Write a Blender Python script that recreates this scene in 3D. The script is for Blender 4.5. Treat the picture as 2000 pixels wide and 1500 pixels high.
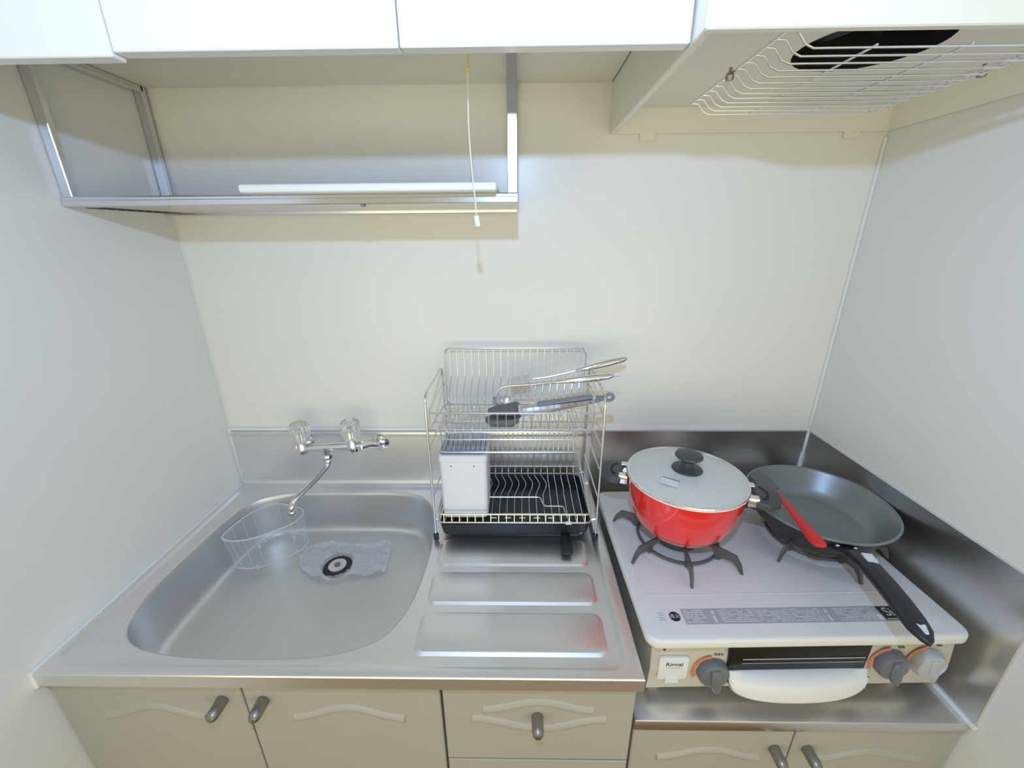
import bpy, bmesh, math, random
from mathutils import Vector, Matrix
random.seed(4)
for o in list(bpy.data.objects): bpy.data.objects.remove(o)
S = bpy.context.scene
COL = S.collection
PI = math.pi

# ------------------------------------------------------------------ camera
F_PX, PITCH, YAW, ROLL = 801.5, 0.3463, -0.0169, -0.0078
fw = Vector((math.sin(YAW)*math.cos(PITCH), math.cos(YAW)*math.cos(PITCH), -math.sin(PITCH)))
rt = Vector((math.cos(YAW), -math.sin(YAW), 0)); up = rt.cross(fw)
R_ = math.cos(ROLL)*rt + math.sin(ROLL)*up
U_ = -math.sin(ROLL)*rt + math.cos(ROLL)*up
cam = bpy.data.cameras.new('camera'); cam_o = bpy.data.objects.new('camera', cam); COL.objects.link(cam_o)
m3 = Matrix((R_, U_, -fw)).transposed()
cam_o.matrix_world = Matrix.Translation((0.8067, -1.0238, 1.4752)) @ m3.to_4x4()
cam.sensor_width = 36; cam.sensor_fit = 'HORIZONTAL'; cam.lens = F_PX*36/2000; cam.clip_start = 0.02
S.camera = cam_o

# ------------------------------------------------------------------ world, lights, exposure
S.view_settings.view_transform = 'Standard'; S.view_settings.look = 'None'
S.view_settings.gamma = 1; S.view_settings.use_curve_mapping = False
S.view_settings.exposure = 0.0
W = bpy.data.worlds.new('room_light'); S.world = W; W.use_nodes = True
bg = W.node_tree.nodes['Background']; bg.inputs[0].default_value = (1.0, 0.935, 0.64, 1); bg.inputs[1].default_value = 0.42

def lamp(name, kind, loc, power, color, **kw):
    l = bpy.data.lights.new(name, kind); l.energy = power; l.color = color
    for k, v in kw.items(): setattr(l, k, v)
    o = bpy.data.objects.new(name, l); o.location = loc; COL.objects.link(o); return o
lamp('flash_lamp', 'POINT', (0.80, -1.024, 1.731), 17.0, (0.42, 0.62, 1.0), shadow_soft_size=0.012)
rl = lamp('added_warm_fill', 'AREA', (0.8, -2.9, 0.74), 39.0, (1.0, 0.925, 0.61), shape='RECTANGLE', size=4.6, size_y=1.3)  # unseen warm fill added behind the camera to lift the shaded wall, no actual window
rl.rotation_euler = (PI/2, 0, 0)

# ------------------------------------------------------------------ materials
MATS = {}
def mat(name, color, rough=0.5, metal=0.0, spec=0.5, trans=0.0, ior=1.45, alpha=1.0, coat=0.0, bump=None, vary=None, aniso=0):
    m = bpy.data.materials.new(name); m.use_nodes = True
    nt = m.node_tree; b = nt.nodes['Principled BSDF']
    b.inputs['Base Color'].default_value = (*color, 1); b.inputs['Roughness'].default_value = rough
    b.inputs['Metallic'].default_value = metal; b.inputs['Specular IOR Level'].default_value = spec
    b.inputs['Transmission Weight'].default_value = trans; b.inputs['IOR'].default_value = ior
    b.inputs['Alpha'].default_value = alpha; b.inputs['Coat Weight'].default_value = coat
    if bump or vary:
        tc = nt.nodes.new('ShaderNodeTexCoord'); mp = nt.nodes.new('ShaderNodeMapping')
        nt.links.new(tc.outputs['Object'], mp.inputs[0])
        n = nt.nodes.new('ShaderNodeTexNoise'); nt.links.new(mp.outputs[0], n.inputs['Vector'])
    if bump:
        mp.inputs['Scale'].default_value = bump[0]; n.inputs['Scale'].default_value = 1.0; n.inputs['Detail'].default_value = 3
        bp = nt.nodes.new('ShaderNodeBump'); bp.inputs['Strength'].default_value = bump[1]; bp.inputs['Distance'].default_value = bump[2]
        nt.links.new(n.outputs[0], bp.inputs['Height']); nt.links.new(bp.outputs[0], b.inputs['Normal'])
    if vary:
        if not bump: n.inputs['Scale'].default_value = vary[1]
        mx = nt.nodes.new('ShaderNodeMix'); mx.data_type = 'RGBA'
        mx.inputs[6].default_value = (*color, 1); mx.inputs[7].default_value = (*vary[0], 1)
        nt.links.new(n.outputs[0], mx.inputs[0]); nt.links.new(mx.outputs[2], b.inputs['Base Color'])
    MATS[name] = m; return m
M_wall = mat('wall_panel_white', (0.80, 0.795, 0.77), 0.27, spec=0.35, vary=((0.82, 0.815, 0.79), 2.5))
M_ceil = mat('ceiling_white', (0.8, 0.79, 0.74), 0.8)
M_cab = mat('cream_laminate', (0.84, 0.82, 0.72), 0.35, vary=((0.86, 0.84, 0.74), 4))
M_door = mat('upper_door_white', (0.86, 0.88, 0.88), 0.3)
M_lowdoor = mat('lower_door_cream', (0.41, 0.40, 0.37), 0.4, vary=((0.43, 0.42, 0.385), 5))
M_hood = mat('hood_enamel', (0.84, 0.82, 0.72), 0.32, vary=((0.82, 0.80, 0.70), 3))
M_steel = mat('brushed_steel', (0.84, 0.84, 0.85), 0.40, 1.0, bump=((3, 220, 60), 0.06, 0.002))
M_steelb = mat('brushed_steel_bowl', (0.74, 0.745, 0.75), 0.38, 1.0, bump=((6, 160, 60), 0.05, 0.002))
M_dsteel = mat('dark_mirror_steel', (0.80, 0.80, 0.80), 0.28, 1.0, bump=((9, 9, 9), 0.10, 0.004))
M_chrome = mat('chrome', (0.80, 0.80, 0.82), 0.09, 1.0)
M_wire = mat('steel_wire', (0.74, 0.745, 0.75), 0.3, 1.0)
M_frame = mat('polished_aluminium', (0.72, 0.72, 0.75), 0.2, 1.0)
M_caulk = mat('white_caulk', (0.83, 0.84, 0.86), 0.5)
M_black = mat('black_plastic', (0.022, 0.025, 0.03), 0.38)
M_hole = mat('dark_cavity', (0.012, 0.012, 0.015), 0.6)
M_grate = mat('grate_enamel', (0.10, 0.103, 0.11), 0.42)
M_stove = mat('stove_top_enamel', (0.74, 0.74, 0.74), 0.36, vary=((0.76, 0.76, 0.76), 6))
M_body = mat('stove_body_beige', (0.56, 0.53, 0.47), 0.4)
M_glassd = mat('dark_window', (0.015, 0.013, 0.012), 0.22, spec=0.3)
M_white = mat('white_plastic', (0.80, 0.81, 0.84), 0.35)
M_board = mat('board_white', (0.86, 0.89, 0.90), 0.45)
M_holder = mat('holder_white', (0.72, 0.735, 0.80), 0.4)
M_knob = mat('knob_grey', (0.15, 0.165, 0.185), 0.28)
M_knobl = mat('knob_light_grey', (0.46, 0.48, 0.52), 0.3)
M_orange = mat('orange_print', (0.62, 0.22, 0.11), 0.5)
M_label = mat('label_grey', (0.40, 0.42, 0.46), 0.45)
M_print = mat('label_print', (0.66, 0.68, 0.73), 0.5)
M_stick = mat('sticker_white', (0.74, 0.76, 0.80), 0.4)
M_ink = mat('ink_black', (0.02, 0.02, 0.03), 0.5)
M_green = mat('sticker_green', (0.05, 0.35, 0.22), 0.5)
M_red = mat('red_enamel', (0.78, 0.018, 0.010), 0.28, coat=1.0)
M_cream = mat('pot_inside_cream', (0.80, 0.79, 0.74), 0.35)
M_potbase = mat('pot_base_metal', (0.35, 0.33, 0.33), 0.35, 0.7)
M_lidgl = mat('lid_glass', (0.86, 0.87, 0.83), 0.14, alpha=0.72, spec=0.8)
M_lidk = mat('bakelite_grey', (0.06, 0.066, 0.075), 0.36)
M_pan = mat('nonstick_grey', (0.25, 0.275, 0.28), 0.36, 0.55, spec=0.7)
M_panout = mat('pan_outside', (0.022, 0.024, 0.028), 0.4)
M_panrim = mat('pan_rim', (0.22, 0.24, 0.26), 0.35)
M_redh = mat('red_nylon', (0.72, 0.025, 0.035), 0.4)
M_silic = mat('grey_silicone', (0.12, 0.13, 0.145), 0.5)
M_grip = mat('grip_grey', (0.24, 0.25, 0.29), 0.45)
M_pewter = mat('pewter', (0.33, 0.31, 0.29), 0.33, 0.85)
M_acryl = mat('clear_acrylic', (0.95, 0.97, 0.97), 0.10, trans=0.82, ior=1.46)
M_yellow = mat('yellow_cord', (0.80, 0.68, 0.22), 0.6)
M_cord = mat('pale_cord', (0.84, 0.83, 0.76), 0.6)
M_bag = mat('clear_film', (0.86, 0.88, 0.94), 0.2, alpha=0.42, spec=1.0, bump=((60, 90, 60), 1.0, 0.004))
M_clear = mat('clear_plastic', (0.9, 0.91, 0.94), 0.15, alpha=0.12, spec=1.0)
M_wood = mat('floor_wood', (0.20, 0.105, 0.05), 0.35, bump=((1.5, 22, 1), 0.05, 0.002), vary=((0.27, 0.15, 0.075), 3))

# ------------------------------------------------------------------ mesh helpers
def B(): return bmesh.new()
def merge(dst, src, M=None):
    if M is not None: bmesh.ops.transform(src, matrix=M, verts=src.verts)
    me = bpy.data.meshes.new('tmp'); src.to_mesh(me); src.free(); dst.from_mesh(me); bpy.data.meshes.remove(me)
def box(bm, x0, x1, y0, y1, z0, z1, bev=0.0, seg=2, M=None):
    t = B(); bmesh.ops.create_cube(t, size=1.0)
    bmesh.ops.transform(t, matrix=Matrix.Translation(((x0+x1)/2, (y0+y1)/2, (z0+z1)/2)) @ Matrix.Diagonal((x1-x0, y1-y0, z1-z0, 1)), verts=t.verts)
    if bev > 0: bmesh.ops.bevel(t, geom=t.edges[:], offset=bev, segments=seg, affect='EDGES', profile=0.5)
    merge(bm, t, M)
def rrect(x0, x1, y0, y1, r, n=6):
    p = []
    for cx, cy, a in ((x1-r, y1-r, 0), (x0+r, y1-r, 90), (x0+r, y0+r, 180), (x1-r, y0+r, 270)):
        for i in range(n+1):
            t = math.radians(a + 90*i/n); p.append((cx+r*math.cos(t), cy+r*math.sin(t)))
    return p
def loft(bm, rings, cap0=True, cap1=True, closed=True):
    vs = [[bm.verts.new(p) for p in r] for r in rings]
    n = len(vs[0])
    for a, b in zip(vs, vs[1:]):
        for i in range(n if closed else n-1):
            j = (i+1) % n
            try: bm.faces.new((a[i], a[j], b[j], b[i]))
            except ValueError: pass
    if cap0: bm.faces.new(vs[0][::-1])
    if cap1: bm.faces.new(vs[-1])
    return vs
def slab(bm, outline, z0, z1, bev=0.0, M=None, nb=3):
    """extrude a convex-ish outline between z0 and z1, top and bottom edge rounded by bev"""
    t = B()
    cx = sum(p[0] for p in outline)/len(outline); cy = sum(p[1] for p in outline)/len(outline)
    def ins(d):
        n = len(outline); out = []
        for i in range(n):
            a = Vector(outline[i-1]); b = Vector(outline[i]); c = Vector(outline[(i+1) % n])
            d1 = (b-a).normalized() if (b-a).length > 1e-9 else (c-b).normalized()
            d2 = (c-b).normalized() if (c-b).length > 1e-9 else d1
            nn = Vector((-(d1.y+d2.y), d1.x+d2.x))
            if nn.length < 1e-9: nn = Vector((-d1.y, d1.x))
            nn.normalize(); out.append((b.x+nn.x*d, b.y+nn.y*d))
        return out
    rings = []
    if bev > 0:
        for k in range(nb+1):
            a = PI/2*k/nb; d = bev*(1-math.sin(a)); rings.append([(p[0], p[1], z0+bev*(1-math.cos(a))) for p in ins(d)])
        for k in range(nb+1):
            a = PI/2*k/nb; d = bev*(1-math.cos(a)); rings.append([(p[0], p[1], z1-bev*(1-math.sin(a))) for p in ins(d)])
    else:
        rings = [[(p[0], p[1], z) for p in outline] for z in (z0, z1)]
    loft(t, rings)
    bmesh.ops.recalc_face_normals(t, faces=t.faces)
    merge(bm, t, M)
def lathe(bm, prof, c=(0, 0, 0), n=48, M=None, cap0=False, cap1=False):
    t = B()
    rings = []
    for r, z in prof:
        rr = max(r, 1e-5); rings.append([(rr*math.cos(2*PI*i/n), rr*math.sin(2*PI*i/n), z) for i in range(n)])
    loft(t, rings, cap0, cap1)
    bmesh.ops.remove_doubles(t, verts=t.verts, dist=2e-5)
    bmesh.ops.recalc_face_normals(t, faces=t.faces)
    MM = Matrix.Translation(c)
    if M is not None: MM = MM @ M
    merge(bm, t, MM)
def tube(bm, pts, r, seg=8, closed=False, cap=True):
    P = [Vector(p) for p in pts]; n = len(P)
    rad = r if isinstance(r, (list, tuple)) else [r]*n
    tans = []
    for i in range(n):
        if closed: t = P[(i+1) % n]-P[i-1]
        elif i == 0: t = P[1]-P[0]
        elif i == n-1: t = P[-1]-P[-2]
        else: t = (P[i+1]-P[i]).normalized()+(P[i]-P[i-1]).normalized()
        tans.append(t.normalized() if t.length > 1e-9 else Vector((0, 0, 1)))
    u = tans[0].orthogonal().normalized(); rings = []
    for i in range(n):
        u = (u - tans[i]*u.dot(tans[i]))
        u = u.normalized() if u.length > 1e-6 else tans[i].orthogonal().normalized()
        v = tans[i].cross(u)
        rings.append([tuple(P[i]+(u*math.cos(2*PI*k/seg)+v*math.sin(2*PI*k/seg))*rad[i]) for k in range(seg)])
    if closed:
        vs = [[bm.verts.new(p) for p in r] for r in rings]
        for a, b in zip(vs, vs[1:]+vs[:1]):
            if b is vs[0]:
                best = min(range(seg), key=lambda s: (a[0].co-b[s].co).length)
            else: best = 0
            for i in range(seg):
                j = (i+1) % seg
                bm.faces.new((a[i], a[j], b[(j+best) % seg], b[(i+best) % seg]))
    else: loft(bm, rings, cap, cap)
def smooth_path(pts, closed=False, sub=6):
    P = [Vector(p) for p in pts]; n = len(P); out = []
    for i in range(n if closed else n-1):
        p0 = P[(i-1) % n] if closed or i > 0 else P[0]; p1 = P[i]; p2 = P[(i+1) % n]
        p3 = P[(i+2) % n] if closed or i+2 < n else P[-1]
        for k in range(sub):
            t = k/sub
            out.append(0.5*((2*p1)+(p2-p0)*t+(2*p0-5*p1+4*p2-p3)*t*t+(3*p1-p0-3*p2+p3)*t**3))
    if not closed: out.append(P[-1])
    return out
def fillet(pts, r, n=4, closed=False):
    P = [Vector(p) for p in pts]; out = []; m = len(P)
    for i in range(m):
        if not closed and i in (0, m-1): out.append(P[i]); continue
        a, b, c = P[i-1], P[i], P[(i+1) % m]
        d1 = (a-b); d2 = (c-b); l = min(r, d1.length*0.49, d2.length*0.49)
        s = b+d1.normalized()*l; e = b+d2.normalized()*l
        for k in range(n+1):
            t = k/n; out.append(s*(1-t)**2+b*2*t*(1-t)+e*t*t)
    return out
def attach(o, parent):
    # meshes are modelled in world coordinates: a root Empty sits at its own location, its parts sit at the origin
    o.parent = parent
    o.matrix_parent_inverse = Matrix.Translation(-Vector(parent.location)) if parent.parent is None else Matrix.Identity(4)
def obj(name, bm, m, parent=None, smooth=True, ang=35):
    bmesh.ops.recalc_face_normals(bm, faces=bm.faces)
    me = bpy.data.meshes.new(name); bm.to_mesh(me); bm.free()
    me.materials.append(m)
    if smooth:
        me.polygons.foreach_set('use_smooth', [True]*len(me.polygons))
        try: me.set_sharp_from_angle(angle=math.radians(ang))
        except Exception: pass
    o = bpy.data.objects.new(name, me); COL.objects.link(o)
    if parent is not None:
        attach(o, parent)
    return o
def tag(o, label, cat, group=None):
    o['label'] = label; o['category'] = cat
    if group: o['group'] = group
    return o
def thing(name, loc, label, cat, group=None):
    o = bpy.data.objects.new(name, None); o.location = loc; o.empty_display_size = 0.05
    COL.objects.link(o); tag(o, label, cat, group); return o
def struct(name, bm, m, **k):
    o = obj(name, bm, m, None, **k); o['kind'] = 'structure'; return o
def text_bm(s, size, M, depth=0.0002):
    c = bpy.data.curves.new('txt', 'FONT'); c.body = s; c.size = size; c.align_x = 'CENTER'; c.align_y = 'CENTER'; c.extrude = depth
    o = bpy.data.objects.new('txt', c); COL.objects.link(o)
    bpy.context.view_layer.update()
    me = bpy.data.meshes.new_from_object(o.evaluated_get(bpy.context.evaluated_depsgraph_get()))
    bm = B(); bm.from_mesh(me); bmesh.ops.transform(bm, matrix=M, verts=bm.verts)
    bpy.data.objects.remove(o); bpy.data.curves.remove(c); bpy.data.meshes.remove(me)
    return bm

RW = 1.6      # room width; left wall x=0, right wall x=RW, back wall y=0
# ------------------------------------------------------------------ setting
b = B(); box(b, -0.06, RW+0.06, 0.0, 0.08, 0, 2.4); struct('wall_back', b, M_wall, smooth=False)
b = B(); box(b, -0.08, 0.0, -1.15, 0.0, 0, 2.4); struct('wall_left', b, M_wall, smooth=False)
b = B(); box(b, RW, RW+0.08, -1.15, 0.0, 0, 2.4); struct('wall_right', b, M_wall, smooth=False)
b = B(); box(b, -1.2, RW+1.2, -2.3, 0.1, -0.06, 0.0); struct('floor', b, M_wood, smooth=False)
b = B(); box(b, -0.1, RW+0.1, -1.9, 0.1, 2.4, 2.46); struct('ceiling', b, M_ceil, smooth=False)
# sealant lines
b = B(); box(b, 0.0, RW, -0.005, 0.0, 0.9705, 0.980, 0.0015); struct('trim_1', b, M_caulk)
b = B(); tube(b, [(0.0015, -0.0015, 0.985), (0.0015, -0.0015, 1.77)], 0.0016, 6); struct('trim_2', b, M_wall)
b = B(); tube(b, [(RW-0.003, -0.003, 0.985), (RW-0.003, -0.003, 1.67)], 0.0035, 6); struct('trim_3', b, M_caulk)
b = B(); tube(b, [(0.002, -0.562, 0.772), (0.002, -0.562, 0.803), (0.002, -0.002, 0.803), (0.002, -0.004, 0.978)], 0.0042, 6); struct('trim_4', b, M_caulk)
b = B(); tube(b, [(RW-0.006, -0.548, 0.668), (RW-0.006, -0.012, 0.668)], 0.005, 6); struct('trim_5', b, M_caulk)
b = B(); tube(b, [(RW-0.0065, -0.0065, 0.67), (RW-0.0065, -0.0065, 0.902), (RW-0.004, -0.006, 0.907), (RW-0.004, -0.006, 0.972)], 0.0045, 6); struct('trim_6', b, M_caulk)

# ------------------------------------------------------------------ sink unit : base cabinet
def arch_panel(bm, x0, x1, z, h, y, up=1):
    """raised cathedral moulding stroke, standing proud of a door face"""
    n = 24; pts = []
    for i in range(n+1):
        t = i/n; pts.append((x0+(x1-x0)*t, z+up*h*(0.5-0.5*math.cos(2*PI*t))))
    w = 0.0062
    rings = []
    for i, (x, zz) in enumerate(pts):
        k = min(1, min(i, n-i)/1.0+0.55)
        rings.append([(x, y, zz-w*1.6), (x, y-0.0035, zz-w*0.5), (x, y-0.0035, zz+w*0.5), (x, y, zz+w*1.6), (x, y+0.002, zz+w), (x, y+0.002, zz-w)])
    loft(bm, rings)
def knob_handle(name, x, y, z, door):
    b = B()
    lathe(b, [(0.0, 0.0), (0.0095, 0.0), (0.0102, 0.001), (0.0102, 0.024), (0.0088, 0.030), (0.0055, 0.0338), (0.0, 0.035)], (x, y, z), 28, Matrix.Rotation(PI/2, 4, 'X'))
    o = obj(name, b, M_pewter, None); attach(o, door); return o
cab = thing('sink_base_cabinet', (0.5, -0.27, 0), 'cream base cabinet under the steel sink, with two doors and a drawer', 'cabinet')
b = B(); box(b, 0.004, 1.004, -0.530, -0.02, 0.02, 0.664); box(b, 0.004, 0.012, -0.53, -0.02, 0.664, 0.772); box(b, 0.996, 1.004, -0.53, -0.02, 0.664, 0.772); box(b, 0.004, 1.004, -0.530, -0.515, 0.664, 0.774)
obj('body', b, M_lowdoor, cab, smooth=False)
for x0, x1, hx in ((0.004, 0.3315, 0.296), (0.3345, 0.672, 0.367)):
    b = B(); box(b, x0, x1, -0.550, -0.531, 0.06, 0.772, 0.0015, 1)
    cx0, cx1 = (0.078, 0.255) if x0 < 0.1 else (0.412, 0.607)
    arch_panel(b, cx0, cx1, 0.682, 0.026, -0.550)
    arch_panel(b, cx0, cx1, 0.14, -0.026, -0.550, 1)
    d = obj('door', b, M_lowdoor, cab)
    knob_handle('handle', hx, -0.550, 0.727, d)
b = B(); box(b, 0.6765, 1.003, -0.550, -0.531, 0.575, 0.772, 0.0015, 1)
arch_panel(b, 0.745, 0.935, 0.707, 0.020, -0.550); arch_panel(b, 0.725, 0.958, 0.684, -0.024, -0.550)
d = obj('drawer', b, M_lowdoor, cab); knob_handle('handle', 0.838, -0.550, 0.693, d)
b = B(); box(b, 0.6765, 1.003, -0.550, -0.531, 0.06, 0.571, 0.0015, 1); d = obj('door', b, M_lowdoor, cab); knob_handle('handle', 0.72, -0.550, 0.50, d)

# ------------------------------------------------------------------ sink unit : steel top
top = thing('steel_sink_top', (0.5, -0.28, 0.8), 'brushed steel counter with a deep rounded sink and ribbed drainboard', 'sink')
ZB, ZR = 0.7975, 0.8035
bowl = [(0.585,-0.134),(0.600,-0.220),(0.603,-0.297),(0.598,-0.381),(0.584,-0.444),(0.552,-0.492),(0.477,-0.520),(0.374,-0.528),(0.266,-0.527),(0.190,-0.521),(0.124,-0.505),(0.082,-0.474),(0.058,-0.425),(0.052,-0.365),(0.053,-0.284),(0.057,-0.181),(0.080,-0.096),(0.150,-0.053),(0.250,-0.046),(0.354,-0.045),(0.460,-0.047),(0.540,-0.068)]
bl = smooth_path([(x, y, 0) for x, y in bowl], True, 6)
bl = [(p.x, p.y) for p in bl]
cxb, cyb = 0.325, -0.285
def bowl_ring(s, z, dx=0.0, dy=0.0):
    return [(cxb+(x-cxb)*s+dx, cyb+(y-cyb)*s+dy, z) for x, y in bl]
t = B()
n = len(bl)
outer = [t.verts.new((x, y, ZB)) for x, y in rrect(0.022, 0.978, -0.538, -0.034, 0.028, 5)]
inner = [t.verts.new(p) for p in bowl_ring(1.012, ZB)]
eds = [t.edges.new((a, outer[(i+1) % len(outer)])) for i, a in enumerate(outer)] + [t.edges.new((a, inner[(i+1) % n])) for i, a in enumerate(inner)]
bmesh.ops.triangle_fill(t, edges=eds, use_beauty=True)
kill = [f for f in t.faces if all(v in set(inner) for v in f.verts)]
if kill: bmesh.ops.delete(t, geom=kill, context='FACES_ONLY')
merge_b = B(); merge(merge_b, t)
# marine edge: groove, raised rim, rolled front fascia
def rim_ring(off, z, r):
    return [(x, y, z) for x, y in rrect(0.022-off*0.75, 0.978+off, -0.538-off, -0.034+off, r, 5)]
rings = [rim_ring(0, ZB, 0.028), rim_ring(0.003, ZB+0.001, 0.028), rim_ring(0.008, ZR-0.001, 0.026), rim_ring(0.011, ZR, 0.024)]
loft(merge_b, rings, False, False)
t = B()
oo = [(0.0055, -0.0085), (0.0055, -0.5605), (1.0075, -0.5605), (1.0075, -0.0085)]
ov = [t.verts.new((x, y, ZR)) for x, y in oo]
rv = [t.verts.new(p) for p in rim_ring(0.011, ZR, 0.024)]
eds = [t.edges.new((a, ov[(i+1) % 4])) for i, a in enumerate(ov)] + [t.edges.new((a, rv[(i+1) % len(rv)])) for i, a in enumerate(rv)]
bmesh.ops.triangle_fill(t, edges=eds, use_beauty=True)
srv = set(rv); kill = [f for f in t.faces if all(v in srv for v in f.verts)]
if kill: bmesh.ops.delete(t, geom=kill, context='FACES_ONLY')
merge(merge_b, t)
def skirt(bm, pts, prof):
    rings = [[(x+dx*ox, y+dy*oy, z) for (x, y, ox, oy) in pts] for dx, dy, z in prof]
    loft(bm, rings, False, False, closed=False)
skirt(merge_b, [(0.0055, -0.0085, 0, 0), (0.0055, -0.5605, 0, -1), (1.0075, -0.5605, 1, -1), (1.0075, -0.0085, 1, 0)],
      [(0, 0, ZR), (0.0012, 0.0015, ZR-0.0005), (0.002, 0.0025, ZR-0.0025), (0.002, 0.0025, 0.776), (-0.004, -0.004, 0.775)])
# embossed drainboard panels
def emboss(bm, x0, x1, y0, y1, h=0.0035, w=0.0065, r=0.018):
    rings = []
    for d, z in ((0, 0.0), (w*0.15, 0.0004), (w*0.85, h-0.0004), (w, h)):
        rings.append([(x, y, ZB+z) for x, y in rrect(x0+d, x1-d, y0+d, y1-d, r-d*0.6, 5)])
    loft(bm, rings, False, True)
emboss(merge_b, 0.622, 0.962, -0.522, -0.434); emboss(merge_b, 0.624, 0.962, -0.418, -0.334); emboss(merge_b, 0.624, 0.962, -0.318, -0.235); emboss(merge_b, 0.624, 0.962, -0.219, -0.136); emboss(merge_b, 0.624, 0.962, -0.120, -0.046)
bmesh.ops.remove_doubles(merge_b, verts=merge_b.verts, dist=1e-5)
obj('counter_sheet', merge_b, M_steel, top, ang=25)
# bowl
t = B()
prof = [(1.012, ZB), (1.006, ZB-0.0006), (1.0, ZB-0.003), (0.992, ZB-0.012), (0.972, 0.715), (0.965, 0.700), (0.952, 0.6885), (0.930, 0.681), (0.900, 0.6775)]
rings = [bowl_ring(s, z, 0.0*(1-s)) for s, z in prof]
dcx, dcy = 0.336, -0.188
for k in range(1, 9):
    f = k/9; s = 0.9*(1-f)+0.09*f
    rings.append([(cxb+(x-cxb)*s+(dcx-cxb)*f, cyb+(y-cyb)*s+(dcy-cyb)*f, 0.6775-0.0085*f**0.8) for x, y in bl])
loft(t, rings, False, True)
obj('bowl', t, M_steelb, top, ang=60)
# upstand
b = B(); box(b, 0.006, 1.006, -0.009, -0.0008, ZR-0.006, 0.9700, 0.0008, 1)
box(b, 0.006, 1.006, -0.0135, -0.008, 0.957, 0.9700, 0.002, 2)
t = B(); loft(t, [[(x, -0.009-0.012*(1-math.sin(a)), ZR+0.012*(1-math.cos(a))-0.0005) for a in [PI/2*k/5 for k in range(6)]] for x in (0.008, 1.006)], False, False, closed=False); merge(b, t)
obj('upstand', b, M_steel, top)
# drain
b = B(); lathe(b, [(0.0, 0.6715), (0.0225, 0.6715), (0.0235, 0.6725), (0.0352, 0.6725), (0.0365, 0.6710), (0.0365, 0.6690)], (dcx, dcy, 0), 48); obj('drain_ring', b, M_black, top)
b = B(); lathe(b, [(0.0, 0.6750), (0.006, 0.6750), (0.007, 0.6762), (0.0085, 0.6758), (0.0175, 0.6740), (0.0222, 0.6755), (0.0230, 0.6735), (0.0230, 0.6700)], (dcx, dcy, 0), 40); obj('drain_cap', b, M_chrome, top)
b = B(); lathe(b, [(0.0, 0.6800), (0.0055, 0.6796), (0.0078, 0.6775), (0.0078, 0.6745)], (dcx, dcy, 0), 24); obj('drain_knob', b, M_knob, top)

# ------------------------------------------------------------------ faucet
fa = thing('wall_faucet', (0.31, -0.01, 0.94), 'chrome wall faucet with two clear knobs over the sink', 'faucet')
b = B()
tube(b, [(0.232, -0.08, 0.957), (0.400, -0.08, 0.966)], 0.0105, 16)
tube(b, [(0.304, -0.08, 0.960), (0.304, -0.081, 0.938)], [0.011, 0.0095], 16)
for x, z in ((0.243, 0.957), (0.376, 0.964)):
    lathe(b, [(0.0145, -0.012), (0.0150, -0.002), (0.0135, 0.010), (0.0100, 0.018), (0.0085, 0.026)], (x, -0.08, z), 24, cap0=True, cap1=True)
obj('body', b, M_chrome, fa)
for x0, x1 in ((0.236, 0.214), (0.396, 0.422)):
    b = B(); tube(b, fillet([(x0, -0.082, 0.961), (x0+(x1-x0)*0.5, -0.060, 0.957), (x1, -0.034, 0.940), (x1, -0.010, 0.940)], 0.012), 0.0088, 14)
    obj('elbow', b, M_chrome, fa)
    b = B(); lathe(b, [(0.0, -0.0), (0.024, 0.0), (0.0245, 0.004), (0.019, 0.011), (0.0115, 0.015), (0.0, 0.0155)], (x1, -0.0095, 0.940), 32, Matrix.Rotation(PI/2, 4, 'X')); obj('flange', b, M_chrome, fa)
for x, z in ((0.243, 0.978), (0.376, 0.985)):
    b = B(); t = B(); nf = 60; rings = []
    for r, h in ((0.010, 0.0), (0.0185, 0.001), (0.0225, 0.012), (0.0245, 0.030), (0.0242, 0.040), (0.0205, 0.049), (0.0140, 0.0530), (0.0, 0.0535)):
        rings.append([((r*(1+0.06*math.cos(10*2*PI*i/nf)*(0.2 if r < 0.014 else 1)))*math.cos(2*PI*i/nf)+1e-5*math.cos(2*PI*i/nf), (r*(1+0.06*math.cos(10*2*PI*i/nf)*(0.2 if r < 0.014 else 1)))*math.sin(2*PI*i/nf)+1e-5*math.sin(2*PI*i/nf), h) for i in range(nf)])
    loft(t, rings, True, True); merge(b, t, Matrix.Translation((x, -0.08, z)))
    k = obj('knob', b, M_acryl, fa)
    lab = 'clear knob with pale yellow cap' if x < 0.3 else 'clear knob with pale cap'
    k['label'] = lab
    b = B(); lathe(b, [(0.0, 0.0), (0.0085, 0.0), (0.0085, 0.0016), (0.0, 0.0020)], (x, -0.08, z+0.0532), 24)
    c = obj('cap', b, M_yellow if x < 0.3 else M_white, None); attach(c, k)
    b = B(); lathe(b, [(0.0, 0.0), (0.0055, 0.0), (0.0055, 0.036), (0.0, 0.036)], (x, -0.08, z+0.003), 16)
    c = obj('spindle', b, M_chrome, None); attach(c, k)
b = B()
lathe(b, [(0.0, -0.010), (0.0115, -0.010), (0.0125, -0.006), (0.0125, 0.004), (0.010, 0.008), (0.0, 0.008)], (0.304, -0.081, 0.934), 8)
tube(b, smooth_path([(0.304, -0.081, 0.930), (0.305, -0.084, 0.917), (0.301, -0.095, 0.906), (0.288, -0.125, 0.893), (0.270, -0.165, 0.879), (0.261, -0.184, 0.872), (0.257, -0.195, 0.862), (0.256, -0.198, 0.846)], False, 5),
     0.0078, 16)
lathe(b, [(0.0082, -0.006), (0.0092, -0.005), (0.0092, 0.004), (0.0080, 0.006)], (0.256, -0.198, 0.846), 20, None, True, True)
obj('spout', b, M_chrome, fa)

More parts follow.
